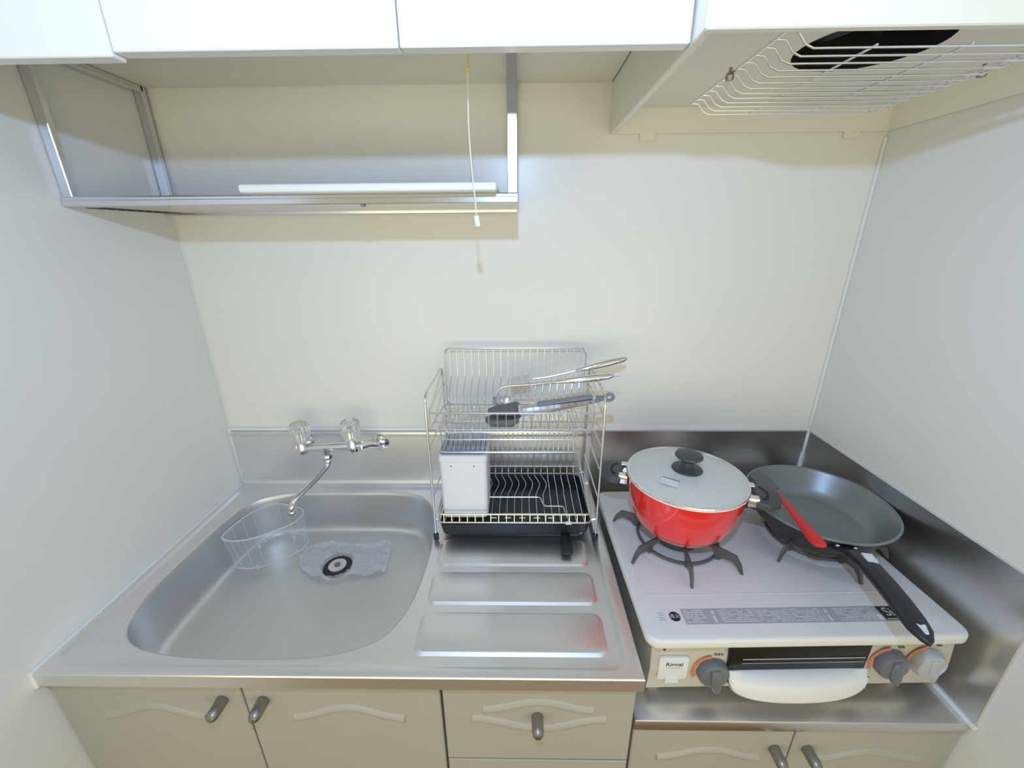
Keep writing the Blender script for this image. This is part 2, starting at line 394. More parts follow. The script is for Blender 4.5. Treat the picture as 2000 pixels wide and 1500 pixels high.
# ------------------------------------------------------------------ corner strainer basket in the sink
sb = thing('sink_corner_basket', (0.13, -0.15, 0.69), 'teardrop wire strainer basket in the back left of the sink', 'strainer')
rim = [(0.066,-0.197),(0.070,-0.150),(0.083,-0.105),(0.118,-0.068),(0.160,-0.072),(0.207,-0.087),(0.225,-0.109),(0.225,-0.131),(0.214,-0.155),(0.166,-0.196),(0.127,-0.214),(0.085,-0.214)]
rp = smooth_path([(x, y, 0.775) for x, y in rim], True, 6)
rc = Vector((0.145, -0.145, 0.775))
bp_ = [Vector((rc.x+(p.x-rc.x)*0.92+0.012, rc.y+(p.y-rc.y)*0.92-0.010, 0.693)) for p in rp]
b = B(); tube(b, rp, 0.0018, 8, True); tube(b, bp_, 0.0014, 8, True)
obj('rim', b, M_stick, sb)
b = B()
loft(b, [[tuple(p) for p in rp], [tuple(p) for p in bp_]], False, False)
obj('clear_wall', b, M_clear, sb, ang=80)
b = B()
for i in range(0, len(rp), 4): tube(b, [rp[i], bp_[i]], 0.00045, 5)
obj('ribs', b, M_stick, sb)
b = B()
for k in range(1, 16):
    t_ = k/16; xs = bp_
    x = min(p.x for p in xs)*(1-t_)+max(p.x for p in xs)*t_
    ys = []
    for i in range(len(xs)):
        p, q = xs[i], xs[(i+1) % len(xs)]
        if (p.x-x)*(q.x-x) < 0: ys.append(p.y+(q.y-p.y)*(x-p.x)/(q.x-p.x))
    if len(ys) >= 2: tube(b, [(x, min(ys), 0.693), (x, max(ys), 0.693)], 0.0007, 5)
obj('base_grid', b, M_clear, sb)
for i in (10, 26, 46, 60):
    p = bp_[i]; p = Vector((rc.x+0.012+(p.x-rc.x-0.012)*0.86, rc.y-0.01+(p.y-rc.y+0.01)*0.86, 0)); b = B()
    tube(b, [(p.x, p.y, 0.694), (p.x, p.y, 0.681)], 0.0022, 8); obj('foot', b, M_caulk, sb)

# ------------------------------------------------------------------ clear plastic film on the sink floor
pts = [(0.226,-0.172),(0.223,-0.122),(0.286,-0.104),(0.345,-0.110),(0.389,-0.112),(0.442,-0.097),(0.458,-0.108),(0.465,-0.150),(0.470,-0.215),(0.430,-0.228),(0.389,-0.224),(0.334,-0.243),(0.285,-0.230),(0.245,-0.205)]
t = B(); NX, NY = 90, 56
def inside(x, y):
    c = False
    for i in range(len(pts)):
        x1, y1 = pts[i-1]; x2, y2 = pts[i]
        if (y1 > y) != (y2 > y) and x < (x2-x1)*(y-y1)/(y2-y1)+x1: c = not c
    return c
from mathutils import noise
gv = {}
for i in range(NX+1):
    for j in range(NY+1):
        x = 0.215+0.265*i/NX; y = -0.25+0.165*j/NY
        d = math.hypot(x-dcx, y-dcy)
        h = 0.6765+0.012*max(0, noise.noise(Vector((x*38, y*55, 1.3))))+0.008*abs(noise.noise(Vector((x*110, y*90, 4))))
        if inside(x, y) and d > 0.038: gv[i, j] = t.verts.new((x, y, h))
for i in range(NX):
    for j in range(NY):
        k = [(i, j), (i+1, j), (i+1, j+1), (i, j+1)]
        if all(q in gv for q in k): t.faces.new([gv[q] for q in k])
tag(obj('plastic_film', t, M_bag, None, ang=80), 'crumpled clear plastic film around the sink drain', 'plastic film')

# ------------------------------------------------------------------ splash panels and stove bench
b = B(); box(b, 1.0095, RW-0.0022, -0.0065, -0.0008, 0.668, 0.9700, 0.0006, 1)
tag(obj('splash_panel', b, M_dsteel, None), 'dark polished steel splash panel on back wall behind the stove', 'splash panel')
b = B(); box(b, RW-0.0048, RW-0.0008, -0.544, -0.0068, 0.664, 0.9720, 0.0006, 1)
tag(obj('splash_panel', b, M_dsteel, None), 'dark polished steel splash panel running along the right wall', 'splash panel')
gc = thing('stove_base_cabinet', (1.305, -0.27, 0), 'low cream cabinet with steel platform holding the gas stove', 'cabinet')
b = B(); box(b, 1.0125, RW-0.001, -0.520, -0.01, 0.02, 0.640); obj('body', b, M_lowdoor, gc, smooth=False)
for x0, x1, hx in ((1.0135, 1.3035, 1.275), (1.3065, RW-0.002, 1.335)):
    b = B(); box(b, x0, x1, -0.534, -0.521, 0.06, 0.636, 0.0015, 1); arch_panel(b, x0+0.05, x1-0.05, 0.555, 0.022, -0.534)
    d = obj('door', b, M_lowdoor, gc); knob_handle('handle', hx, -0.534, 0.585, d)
b = B(); box(b, 1.0115, RW-0.0055, -0.540, -0.0075, 0.6405, 0.6660, 0.002, 2); obj('steel_platform', b, M_dsteel, gc)

# ------------------------------------------------------------------ gas stove
st = thing('gas_stove', (1.3, -0.3, 0.667), 'two burner tabletop gas stove with pale grey top and beige front', 'stove')
RS = Matrix.Translation((1.3, -0.3, 0)) @ Matrix.Rotation(math.radians(1.5), 4, 'Z') @ Matrix.Translation((-1.305, 0.3, 0))
RSs = Matrix.Translation((1.31, -0.3, 0)) @ Matrix.Rotation(math.radians(1.0), 4, 'Z')
def sobj(name, bm, m, part=None, **k):
    bmesh.ops.transform(bm, matrix=RS, verts=bm.verts)
    o = obj(name, bm, m, st if part is None else None, **k)
    if part is not None: attach(o, part)
    return o
b = B(); slab(b, rrect(1.022, 1.574, -0.517, -0.088, 0.022, 6), 0.818, 0.8385, 0.006)
t = B(); loft(t, [[(x, y, z) for x, y in rrect(1.040+d, 1.556-d, -0.425+d, -0.175-d, 0.02, 5)] for d, z in ((0, 0.8386), (0.0015, 0.8392), (0.003, 0.8386))], False, False); merge(b, t)
sobj('top_plate', b, M_stove)
b = B()
t = B(); yb = -0.10
prof = [(-0.498, 0.700), (-0.500, 0.704), (-0.505, 0.760), (-0.499, 0.8175), (yb, 0.8175), (yb, 0.700)]
loft(t, [[(x, y, z) for y, z in prof] for x in (1.036, 1.566)]); merge(b, t)
for x0 in (1.05, 1.53): 
    for y0 in (-0.47, -0.14): box(b, x0, x0+0.02, y0, y0+0.02, 0.666, 0.701)
sobj('body', b, M_body)
b = B(); box(b, 1.185, 1.425, -0.158, -0.100, 0.8385, 0.8410, 0.001, 1); p = sobj('exhaust_vent', b, M_hole)
b = B()
for k in range(11): box(b, 1.190+k*0.0225, 1.194+k*0.0225, -0.157, -0.101, 0.8405, 0.8440)
sobj('vent_bars', b, M_grate, p)
# grill window, handle
b = B(); box(b, 1.170, 1.412, -0.510, -0.4985, 0.755, 0.812, 0.002, 2)
w = sobj('grill_window', b, M_glassd)
b = B(); tube(b, [(1.192, -0.5108, 0.785), (1.405, -0.5108, 0.785)], 0.0009, 6); tube(b, [(1.192, -0.5108, 0.775), (1.405, -0.5108, 0.775)], 0.0005, 6); sobj('grill_rack', b, M_wire, w)
t = B(); rings = []
nn = 28
for i in range(nn+1):
    u = i/nn; x = 1.168+0.247*u; e = 1-abs(2*u-1)**5.0; bulge = 0.018*math.sin(PI*u)**0.55
    zt, zb = 0.757, 0.757-0.016-0.034*e**0.6
    yf = -0.508-0.012-bulge
    rings.append([(x, -0.500, zt), (x, -0.512, zt+0.001), (x, yf+0.006, zt-0.006), (x, yf, zt-0.014), (x, yf-0.001, zb+0.008), (x, yf+0.005, zb), (x, -0.500, zb+0.004)])
loft(t, rings); sobj('grill_handle', t, M_stove)
# battery cover
FY = -0.5055
def front(x, z, y=FY): return Matrix.Translation((x, y, z)) @ Matrix.Rotation(PI/2, 4, 'X')
b = B(); slab(b, rrect(-0.026, 0.026, -0.028, 0.025, 0.006, 4), -0.003, 0.0022, 0.0008, front(1.076, 0.762)); box(b, 1.064, 1.088, -0.5095, -0.5025, 0.726, 0.742, 0.001, 1)
bc = sobj('battery_cover', b, M_stick)
b = text_bm('Rinnai', 0.0125, front(1.077, 0.771, FY-0.0024), 0.00025); sobj('maker_lettering', b, M_ink, bc)
b = B()
for k in range(9): box(b, 1.063+k*0.0032, 1.0652+k*0.0032, FY-0.0026, FY-0.0020, 0.7615, 0.7630)
sobj('small_print', b, M_label, bc)
b = B(); lathe(b, [(0.0, 0.001), (0.0022, 0.001), (0.0022, -0.001)], (1.057, -0.5035, 0.803), 16, Matrix.Rotation(PI/2, 4, 'X')); sobj('indicator_hole', b, M_ink)
for grp in (((1.118, 1.123, 0.811), (1.126, 1.139, 0.811), (1.143, 1.147, 0.811), (1.128, 1.137, 0.8065)), ((1.146, 1.150, 0.787), (1.152, 1.156, 0.787), (1.158, 1.161, 0.787)), ((1.466, 1.470, 0.797), (1.472, 1.476, 0.797)), ((1.532, 1.540, 0.800),), ((1.515, 1.522, 0.812),)):
    b = B()
    for x0, x1, z in grp: box(b, x0, x1, -0.5046, -0.5025, z, z+0.0024)
    sobj('front_print', b, M_knob)
# ignition knobs
for x, z, mk, tail in ((1.146, 0.752, M_knob, 1), (1.457, 0.765, M_knob, 1), (1.522, 0.766, M_knobl, 0)):
    y0 = -0.503
    b = B(); t = B(); pts_o = []; pts_i = []
    for k in range(13):
        a = math.radians(92+118*k/12); pts_o.append((0.0345*math.cos(a), 0.0345*math.sin(a))); pts_i.append((0.0275*math.cos(a), 0.0275*math.sin(a)))
    for k in range(12):
        vs = [t.verts.new((q[0], q[1], 0.0022)) for q in (pts_o[k], pts_o[k+1], pts_i[k+1], pts_i[k])]; t.faces.new(vs)
    merge(b, t, front(x-0.003, z, y0)); ar = sobj('knob_scale', b, M_orange, smooth=False)
    b = B(); lathe(b, [(0.0, 0.0), (0.0275, 0.0), (0.0275, 0.004), (0.0268, 0.011), (0.0250, 0.0155), (0.020, 0.0175), (0.0, 0.0180)], (x, y0, z), 40, Matrix.Rotation(PI/2, 4, 'X'))
    t = B()
    ln = 0.033 if tail else 0.0230
    outl = [(-0.0075, 0.020), (0.0075, 0.020), (0.0095, 0.0), (0.0090, -0.020), (0.0068, -ln+0.006), (0.003, -ln), (-0.003, -ln), (-0.0068, -ln+0.006), (-0.0090, -0.020), (-0.0095, 0.0)]
    slab(t, outl[::-1], 0.012, 0.0235 if tail else 0.0205, 0.0045, front(x, z, y0) @ Matrix.Rotation(math.radians(10), 4, 'Z')); merge(b, t)
    k_ = sobj('knob', b, mk)
    k_['label'] = 'light grey knob' if not tail else 'dark grey knob with a pointed grip'
# warning label strip on the top plate
lb = B(); box(lb, 1.098, 1.500, -0.4860, -0.4545, 0.83845, 0.83875); lab = sobj('warning_label', lb, M_label, smooth=False)
b = B(); random.seed(9)
def bars(bm, x0, x1, y0, y1, rows, fill=0.85, hgt=0.42):
    dy = (y1-y0)/rows
    for r in range(rows):
        x = x0; yy = y1-dy*(r+0.5)
        while x < x1:
            l = random.uniform(0.0035, 0.013)
            if random.random() < fill: box(bm, x, min(x+l, x1), yy-dy*hgt*0.5, yy+dy*hgt*0.5, 0.83870, 0.83892)
            x += l+0.0016
for x0, x1, rr in ((1.101, 1.138, 7), (1.165, 1.226, 7), (1.232, 1.288, 7), (1.294, 1.345, 7), (1.372, 1.440, 8)): bars(b, x0, x1, -0.4835, -0.457, rr)
for x0 in (1.150, 1.353): box(b, x0, x0+0.005, -0.483, -0.470, 0.8387, 0.8389); box(b, x0+0.001, x0+0.006, -0.467, -0.459, 0.8387, 0.8389)
for x0 in (1.229, 1.291, 1.348): box(b, x0, x0+0.0008, -0.4855, -0.455, 0.8387, 0.8389)
sobj('label_print', b, M_print, lab, smooth=False)
b = B(); box(b, 1.050, 1.098, -0.4860, -0.4545, 0.83845, 0.83880); s2 = sobj('sticker', b, M_stick, smooth=False)
b = B()
for k in range(4): box(b, 1.0545, 1.0645+0.002*(k % 2), -0.4635-k*0.0045, -0.4622-k*0.0045, 0.8387, 0.8390)
sobj('sticker_print', b, M_label, s2, smooth=False)
b = B(); t = B(); lathe(b, [(0.0, 0.0), (0.0098, 0.0), (0.0098, 0.0004), (0.0, 0.0004)], (1.083, -0.470, 0.8387), 32); sobj('sticker_oval', b, M_ink, s2)
b = text_bm('点火', 0.0096, Matrix.Translation((1.083, -0.470, 0.8393)), 0.0001); sobj('sticker_letters', b, M_stick, s2)
b = B(); box(b, 1.451, 1.500, -0.4835, -0.4560, 0.83872, 0.83900); lg = sobj('logo_plate', b, M_ink, lab, smooth=False)
b = text_bm('Si', 0.024, Matrix.Translation((1.466, -0.468, 0.8392)), 0.0001); sobj('logo_letters', b, M_stick, lab)
b = B(); box(b, 1.441, 1.4495, -0.4835, -0.472, 0.83872, 0.83900)
for k in range(8): box(b, 1.4535+k*0.0042, 1.4562+k*0.0042, -0.4825, -0.4805, 0.8390, 0.8393)
sobj('logo_small_print', b, M_stick, lab, smooth=False)

# burners and grates
def grate(cx, cy, angs, label):
    b = B(); lathe(b, [(0.098, 0.8385), (0.096, 0.8389), (0.060, 0.8390), (0.040, 0.8392), (0.0, 0.8392)], (cx, cy, 0), 48); obj('drip_dish', b, M_stove, st)
    b = B(); lathe(b, [(0.042, 0.8392), (0.043, 0.850), (0.038, 0.857), (0.030, 0.860), (0.028, 0.864), (0.0, 0.8645)], (cx, cy, 0), 40); obj('burner_head', b, M_grate, st)
    g = thing('burner_grate', (cx, cy, 0.839), label, 'burner grate', 'stove grates')
    b = B(); tube(b, [(cx+0.083*math.cos(2*PI*i/48), cy+0.083*math.sin(2*PI*i/48), 0.8465) for i in range(48)], 0.0032, 8, True); obj('ring', b, M_grate, g)
    for a in angs:
        t = B()
        prof = [(0.136, 0.8393), (0.141, 0.8393), (0.135, 0.858), (0.123, 0.8735), (0.108, 0.8737), (0.055, 0.8705), (0.052, 0.8655), (0.080, 0.8630), (0.085, 0.8430), (0.091, 0.8430), (0.100, 0.8535), (0.118, 0.8570), (0.128, 0.8500)]
        vs0 = [(r, -0.0024, z) for r, z in prof]; vs1 = [(r, 0.0024, z) for r, z in prof]
        A = [t.verts.new(p) for p in vs0]; Bv = [t.verts.new(p) for p in vs1]
        t.faces.new(A); t.faces.new(Bv[::-1])
        for i in range(len(A)): j = (i+1) % len(A); t.faces.new((A[j], A[i], Bv[i], Bv[j]))
        bmesh.ops.triangulate(t, faces=[f for f in t.faces if len(f.verts) > 4])
        bb = B(); merge(bb, t, Matrix.Translation((cx, cy, 0)) @ Matrix.Rotation(math.radians(a), 4, 'Z'))
        obj('prong', bb, M_grate, g, smooth=False)
PX, PY = 1.157, -0.275
QX, QY = 1.4545, -0.262
grate(PX, PY, (155, 213, 262, 312, 20, 88), 'dark grate under the red pot')
grate(QX, QY, (140, 216, 275, 330, 30, 90), 'dark grate under the frying pan')

# ------------------------------------------------------------------ red pot with glass lid
HP = 0.012   # rim height correction
pot = thing('red_pot', (PX, PY, 0.8740), 'red enamel stew pot on the left burner', 'pot')
b = B(); lathe(b, [(0.0, 0.8755), (0.064, 0.8755), (0.070, 0.8765), (0.082, 0.884), (0.096, 0.902), (0.106, 0.926), (0.1130, 0.956), (0.1165, 0.983), (0.1175, 0.9985), (0.1155, 0.9990)], (PX, PY, 0), 72); obj('body', b, M_red, pot)
b = B(); lathe(b, [(0.1157, 0.9988), (0.1135, 0.985), (0.110, 0.956), (0.103, 0.926), (0.092, 0.902), (0.078, 0.886), (0.0, 0.884)], (PX, PY, 0), 72); obj('inside', b, M_cream, pot)
b = B(); lathe(b, [(0.0, 0.8742), (0.066, 0.8742), (0.0695, 0.8755), (0.0705, 0.879), (0.068, 0.8785)], (PX, PY, 0), 60); obj('base_disc', b, M_potbase, pot)
b = B(); tube(b, [(PX+0.1180*math.cos(2*PI*i/72), PY+0.1180*math.sin(2*PI*i/72), 0.9985) for i in range(72)], 0.0019, 8, True); obj('rim', b, M_cream, pot)
for a in (160, -18):
    Mh = Matrix.Translation((PX, PY, 0.984)) @ Matrix.Rotation(math.radians(a), 4, 'Z')
    for s_ in (-1, 1):
        b = B(); box(b, 0.1145, 0.134, s_*0.024-0.0075, s_*0.024+0.0075, -0.013, 0.007, 0.0015, 2, Mh); obj('bracket', b, M_chrome, pot)
    b = B(); slab(b, [(0.129, -0.033), (0.143, -0.038), (0.158, -0.035), (0.172, -0.024), (0.1775, -0.008), (0.1775, 0.008), (0.172, 0.024), (0.158, 0.035), (0.143, 0.038), (0.129, 0.033)], -0.013, 0.003, 0.004, Mh); h_ = obj('handle', b, M_lidk, pot)
    b = B(); t = B()
    for k in range(12):
        a0 = math.radians(-80+160*k/12); a1 = math.radians(-80+160*(k+1)/12)
        t.faces.new([t.verts.new((0.138+r*0.85*math.cos(q), r*1.3*math.sin(q), 0.0033)) for r, q in ((0.0205, a0), (0.0205, a1), (0.0140, a1), (0.0140, a0))])
    merge(b, t, Mh); obj('grip_slot', b, M_hole, h_, smooth=False)
lid = thing('pot_lid', (PX, PY, 1.0), 'clear glass lid with dark knob on the red pot', 'lid')
b = B(); lathe(b, [(0.1165, 0.9905), (0.100, 0.9955), (0.070, 1.0010), (0.035, 1.0045), (0.010, 1.0055), (0.0, 1.0056)], (PX, PY, HP), 72)
obj('glass', b, M_lidgl, lid)
b = B(); lathe(b, [(0.1150, 0.9890), (0.1190, 0.9888), (0.1200, 0.9900), (0.1193, 0.9918), (0.1150, 0.9922), (0.1142, 0.9905), (0.1150, 0.9890)], (PX, PY, HP), 72); obj('steel_rim', b, M_chrome, lid)
b = B(); lathe(b, [(0.0, 1.0050), (0.0300, 1.0035), (0.0310, 1.0050), (0.0290, 1.0072), (0.0180, 1.0095), (0.0125, 1.0135), (0.0120, 1.0230), (0.0160, 1.0290), (0.0260, 1.0330), (0.0275, 1.0350), (0.0265, 1.0385), (0.0180, 1.0415), (0.0, 1.0425)], (PX, PY, HP), 48); obj('knob', b, M_lidk, lid)
Ml = Matrix.Translation((PX-0.052, PY-0.047, 1.0145)) @ Matrix.Rotation(math.radians(-33), 4, 'Z') @ Matrix.Rotation(math.radians(3), 4, 'X')
b = B(); box(b, -0.017, 0.017, -0.011, 0.011, 0.0, 0.0003, M=Ml); stk = obj('sticker', b, M_stick, lid, smooth=False)
b = B(); box(b, -0.017, 0.017, 0.0115, 0.0130, 0.0, 0.0004, M=Ml); b2 = obj('sticker_bar', b, M_ink, None, smooth=False); attach(b2, stk)

# ------------------------------------------------------------------ frying pan
PZ = 0.8738
pan = thing('frying_pan', (QX, QY, PZ), 'dark nonstick frying pan on the right burner', 'frying pan')
tilt = Matrix.Translation((QX, QY, PZ)) @ Matrix.Rotation(math.radians(0.8), 4, 'X')
prof_o = [(0.0, 0.0), (0.092, 0.0), (0.102, 0.003), (0.118, 0.020), (0.131, 0.046), (0.1375, 0.058)]
prof_i = [(0.1345, 0.0585), (0.127, 0.046), (0.113, 0.021), (0.101, 0.0065), (0.094, 0.0035), (0.0, 0.0030)]
def L0(bm, prof, M): lathe(bm, prof, (0, 0, 0), 84, M)
b = B(); L0(b, prof_o, tilt); obj('outside', b, M_panout, pan)
b = B(); L0(b, prof_i, tilt); obj('inside', b, M_pan, pan)
b = B(); L0(b, [(0.1345, 0.0585), (0.1350, 0.0605), (0.1370, 0.0612), (0.1392, 0.0600), (0.1388, 0.0575), (0.1370, 0.0572)], tilt); obj('rim', b, M_panrim, pan)
hd = Vector((1.372-QX, -0.600-QY, 0)).normalized(); ha = math.atan2(hd.y, hd.x)
MH = Matrix.Translation((QX, QY, 0)) @ Matrix.Rotation(ha, 4, 'Z')
def hrings(stations, seg=16):
    rings = []
    for s, w, h, z in stations:
        rings.append([tuple(MH @ Vector((s, w*math.cos(2*PI*k/seg)*(abs(math.cos(2*PI*k/seg))**-0.25 if abs(math.cos(2*PI*k/seg)) > 0.05 else 1), z+h*math.sin(2*PI*k/seg)))) for k in range(seg)])
    return rings
b = B(); loft(b, hrings([(0.126, 0.026, 0.010, 0.910), (0.134, 0.024, 0.009, 0.912), (0.148, 0.013, 0.008, 0.919), (0.166, 0.011, 0.008, 0.927)])); br = obj('bracket', b, M_panout, pan)
for s in (-1, 1):
    b = B(); lathe(b, [(0.0, 0.0032), (0.0025, 0.003), (0.004, 0.0012), (0.004, -0.001)], tuple(MH @ Vector((0.134, s*0.014, 0.9205))), 16); o = obj('rivet', b, M_chrome, None); attach(o, br)
b = B(); st_ = [(0.158, 0.010, 0.0085, 0.925), (0.161, 0.0145, 0.0105, 0.926), (0.170, 0.0165, 0.0115, 0.930), (0.205, 0.0160, 0.012, 0.939), (0.250, 0.0165, 0.012, 0.944), (0.290, 0.0170, 0.011, 0.946), (0.315, 0.0175, 0.009, 0.946), (0.335, 0.0160, 0.007, 0.945), (0.350, 0.0085, 0.005, 0.944), (0.356, 0.002, 0.003, 0.943)]
loft(b, hrings(st_)); hdl = obj('handle', b, M_black, pan)
b = B(); box(b, 0.186, 0.208, -0.006, 0.010, 0.9478, 0.9512, 0.0003, 1, MH @ Matrix.Identity(4)); o = obj('sticker', b, M_stick, None, smooth=False); attach(o, hdl)
b = B(); slab(b, [(0.330, -0.005), (0.345, -0.001), (0.345, 0.003), (0.330, 0.007)], 0.948, 0.9524, 0, MH); o = obj('hanging_hole', b, M_stove, None, smooth=False); attach(o, hdl)

# ------------------------------------------------------------------ nylon turner resting across the pan
tn = thing('nylon_turner', (1.37, -0.25, 0.94), 'grey nylon turner with red handle lying across the frying pan', 'turner')
b = B()
slab(b, rrect(1.352, 1.394, -0.232, -0.172, 0.010, 5), -0.0016, 0.0016, 0.001, Matrix.Translation((0, 0, 0.937)))
obj('head', b, M_silic, tn)
b = B(); rings = []
for s, w, h in ((0.0, 0.0045, 0.0025), (0.03, 0.0055, 0.003), (0.10, 0.0090, 0.0042), (0.158, 0.0130, 0.0055), (0.174, 0.0130, 0.0055), (0.180, 0.0105, 0.004)):
    p0 = Vector((1.3745, -0.246, 0.9395)); p1 = Vector((1.350, -0.402, 0.9490)); d = (p1-p0).normalized(); c = p0+d*s; side = d.cross(Vector((0, 0, 1))).normalized(); upv = side.cross(d)
    rings.append([tuple(c+side*w*x+upv*h*y) for x, y in ((-1, -0.4), (-0.55, -1), (0.55, -1), (1, -0.4), (0.8, 0.6), (0.35, 1), (-0.35, 1), (-0.8, 0.6))])
loft(b, rings); obj('handle', b, M_redh, tn, ang=50)

# ------------------------------------------------------------------ two tier dish rack
rk = thing('dish_rack', (0.8, -0.13, 0.8), 'two tier steel wire dish rack with black drip tray', 'dish rack')
XL, XR, YF, YB = 0.612, 0.986, -0.238, -0.030
ZC = 0.8035
for x, s in ((XL, 1), (XR, -1)):
    b = B(); tube(b, fillet([(x, YF, ZC+0.001), (x, YF, 1.166), (x, YB, 1.166), (x, YB, ZC+0.001)], 0.030, 6), 0.0026, 10)
    for z in (0.915, 0.985, 1.04): tube(b, [(x, YF, z), (x, YB, z)], 0.0016, 6)
    obj('side_frame', b, M_wire, rk)
    for y in (YF, YB):
        b = B(); lathe(b, [(0.0, 0.0), (0.0062, 0.0), (0.0062, 0.015), (0.0035, 0.018)], (x, y, ZC-0.0018), 16); obj('foot', b, M_black, rk)
# upper basket
ub = B()
tube(ub, fillet([(XL+0.004, -0.040, 1.085), (XL+0.004, -0.040, 1.128), (XL+0.004, YF-0.003, 1.128), (XR-0.004, YF-0.003, 1.128), (XR-0.004, -0.040, 1.128), (XR-0.004, -0.040, 1.085)], 0.014, 5), 0.0020, 8)
tube(ub, fillet([(XL+0.010, -0.036, 1.060), (XL+0.010, -0.032, 1.212), (XR-0.010, -0.032, 1.212), (XR-0.010, -0.036, 1.060)], 0.014, 5), 0.0023, 8)
tube(ub, [(XL+0.002, YF+0.001, 1.088), (XR-0.002, YF+0.001, 1.088)], 0.0018, 8)
tube(ub, [(XL+0.006, YF-0.001, 1.100), (XL+0.006, YF-0.001, 1.128)], 0.0022, 8)
for y, z in ((-0.042, 1.064), (-0.110, 1.068), (-0.175, 1.076)): tube(ub, [(XL+0.002, y, z), (XR-0.002, y, z)], 0.0016, 6)
for x in (XL+0.004, XR-0.004): tube(ub, [(x, YF, 1.088), (x, -0.040, 1.068)], 0.0016, 6)
NW = 19
for i in range(NW):
    x = XL+0.022+(XR-XL-0.044)*i/(NW-1)
    tube(ub, smooth_path([(x, -0.033, 1.210), (x, -0.034, 1.145), (x-0.004, -0.044, 1.115), (x-0.006, -0.055, 1.085), (x, -0.062, 1.066), (x, -0.150, 1.072), (x, -0.225, 1.080), (x, YF+0.002, 1.088), (x, YF-0.002, 1.128)], False, 3), 0.0011, 5)
obj('upper_basket', ub, M_wire, rk)
hb = B(); hx0, hx1 = 0.632, 0.934
for z, r in ((1.080, 0.0016), (1.031, 0.0018), (1.062, 0.0012)):
    tube(hb, fillet([(hx0, YF+0.006, z), (hx1, YF+0.006, z), (hx1, -0.075, z), (hx0, -0.075, z)], 0.012, 4, True), r, 6, True)
NH = 27
for i in range(NH):
    x = hx0+0.008+(hx1-hx0-0.016)*i/(NH-1)
    tube(hb, fillet([(x, YF+0.006, 1.082), (x, YF+0.007, 1.031), (x, -0.077, 1.031), (x, -0.075, 1.080)], 0.006, 3), 0.0010, 5)
obj('hanging_basket', hb, M_wire, rk)
lb_ = B(); LX0, LX1 = 0.619, 0.974
for z, r in ((0.876, 0.0022), (0.853, 0.0018)):
    tube(lb_, fillet([(LX0, YF-0.004, z), (LX1, YF-0.004, z), (LX1, -0.034, z), (LX0, -0.034, z)], 0.014, 4, True), r, 8, True)
tube(lb_, [(LX0, -0.030, 0.915), (LX1, -0.030, 0.915)], 0.0018, 6)
tube(lb_, fillet([(0.735, -0.154, 0.860), (0.860, -0.154, 0.860), (0.868, -0.190, 0.860), (0.914, -0.190, 0.860), (0.918, -0.232, 0.860)], 0.008, 3), 0.0018, 6)
NL = 19
for i in range(NL):
    x = LX0+0.016+(LX1-LX0-0.032)*i/(NL-1)
    k = 0.010 if x < 0.88 else 0.0
    tube(lb_, smooth_path([(x, YF-0.003, 0.877), (x, YF-0.002, 0.853), (x, -0.150, 0.852), (x+k*0.2, -0.128, 0.853), (x+k, -0.105, 0.858), (x+k, -0.075, 0.854), (x, -0.045, 0.853), (x, -0.032, 0.864), (x, -0.030, 0.915)], False, 3), 0.0012, 5)
for i in range(10):
    x = 0.742+i*0.0165
    if i % 2 == 0: tube(lb_, [(x, YF-0.006, 0.868), (x+0.014, YF-0.006, 0.868)], 0.0012, 5)
for x in (0.6245, 0.9685): tube(lb_, [(x, YF-0.003, 0.876), (x, -0.03, 0.915)], 0.0018, 6)
for x, xx in ((XL, LX0), (XR, LX1)):
    for y in (YF+0.004, YB-0.004): tube(lb_, [(x, y, 0.858), (xx, y, 0.855)], 0.002, 6)
obj('lower_basket', lb_, M_wire, rk)
b = B(); box(b, 0.913, 0.929, YF-0.0085, YF-0.001, 0.8495, 0.8565, 0.003, 3); obj('rim_clip', b, M_stick, rk)
# drip tray
Mt = Matrix.Translation((0.798, 0, 0.823)) @ Matrix.Rotation(math.radians(-1.2), 4, 'Y') @ Matrix.Translation((-0.798, 0, -0.823))
t = B()
def tr(d, z): return [(x, y, z) for x, y in rrect(0.623+d, 0.972-d, -0.236+d, -0.036-d, 0.016, 4)]
loft(t, [tr(0.010, 0.8105), tr(0.002, 0.816), tr(-0.002, 0.8460), tr(0.001, 0.8465), tr(0.004, 0.8210), tr(0.012, 0.8180)])
box(t, 0.905, 0.927, -0.296, -0.230, 0.8062, 0.8140, 0.002, 2)
for k in range(26): box(t, 0.640+k*0.0125, 0.642+k*0.0125, -0.222, -0.050, 0.8175, 0.8195)
bmesh.ops.transform(t, matrix=Mt, verts=t.verts); obj('drip_tray', t, M_black, rk)

# white utensil holder inside the lower tier
uh = thing('utensil_holder', (0.682, -0.17, 0.855), 'white plastic utensil holder standing in left end of dish rack', 'utensil holder')
t = B()
def hr(d, z): return [(x, y, z) for x, y in rrect(0.629+d, 0.736-d, -0.229+d, -0.120-d, 0.010, 4)]
loft(t, [hr(0.003, 0.8555), hr(0.001, 0.858), hr(0.0, 1.004), hr(-0.0015, 1.005), hr(-0.0015, 1.020), hr(0.003, 1.0215), hr(0.0035, 1.004), hr(0.006, 0.866)])
obj('box', t, M_holder, uh)
for x in (0.656, 0.707):
    b = B(); lathe(b, [(0.0, 0.0006), (0.0014, 0.0006), (0.0014, -0.0006)], (x, -0.2292, 0.994), 12, Matrix.Rotation(PI/2, 4, 'X')); obj('hole', b, M_ink, uh)

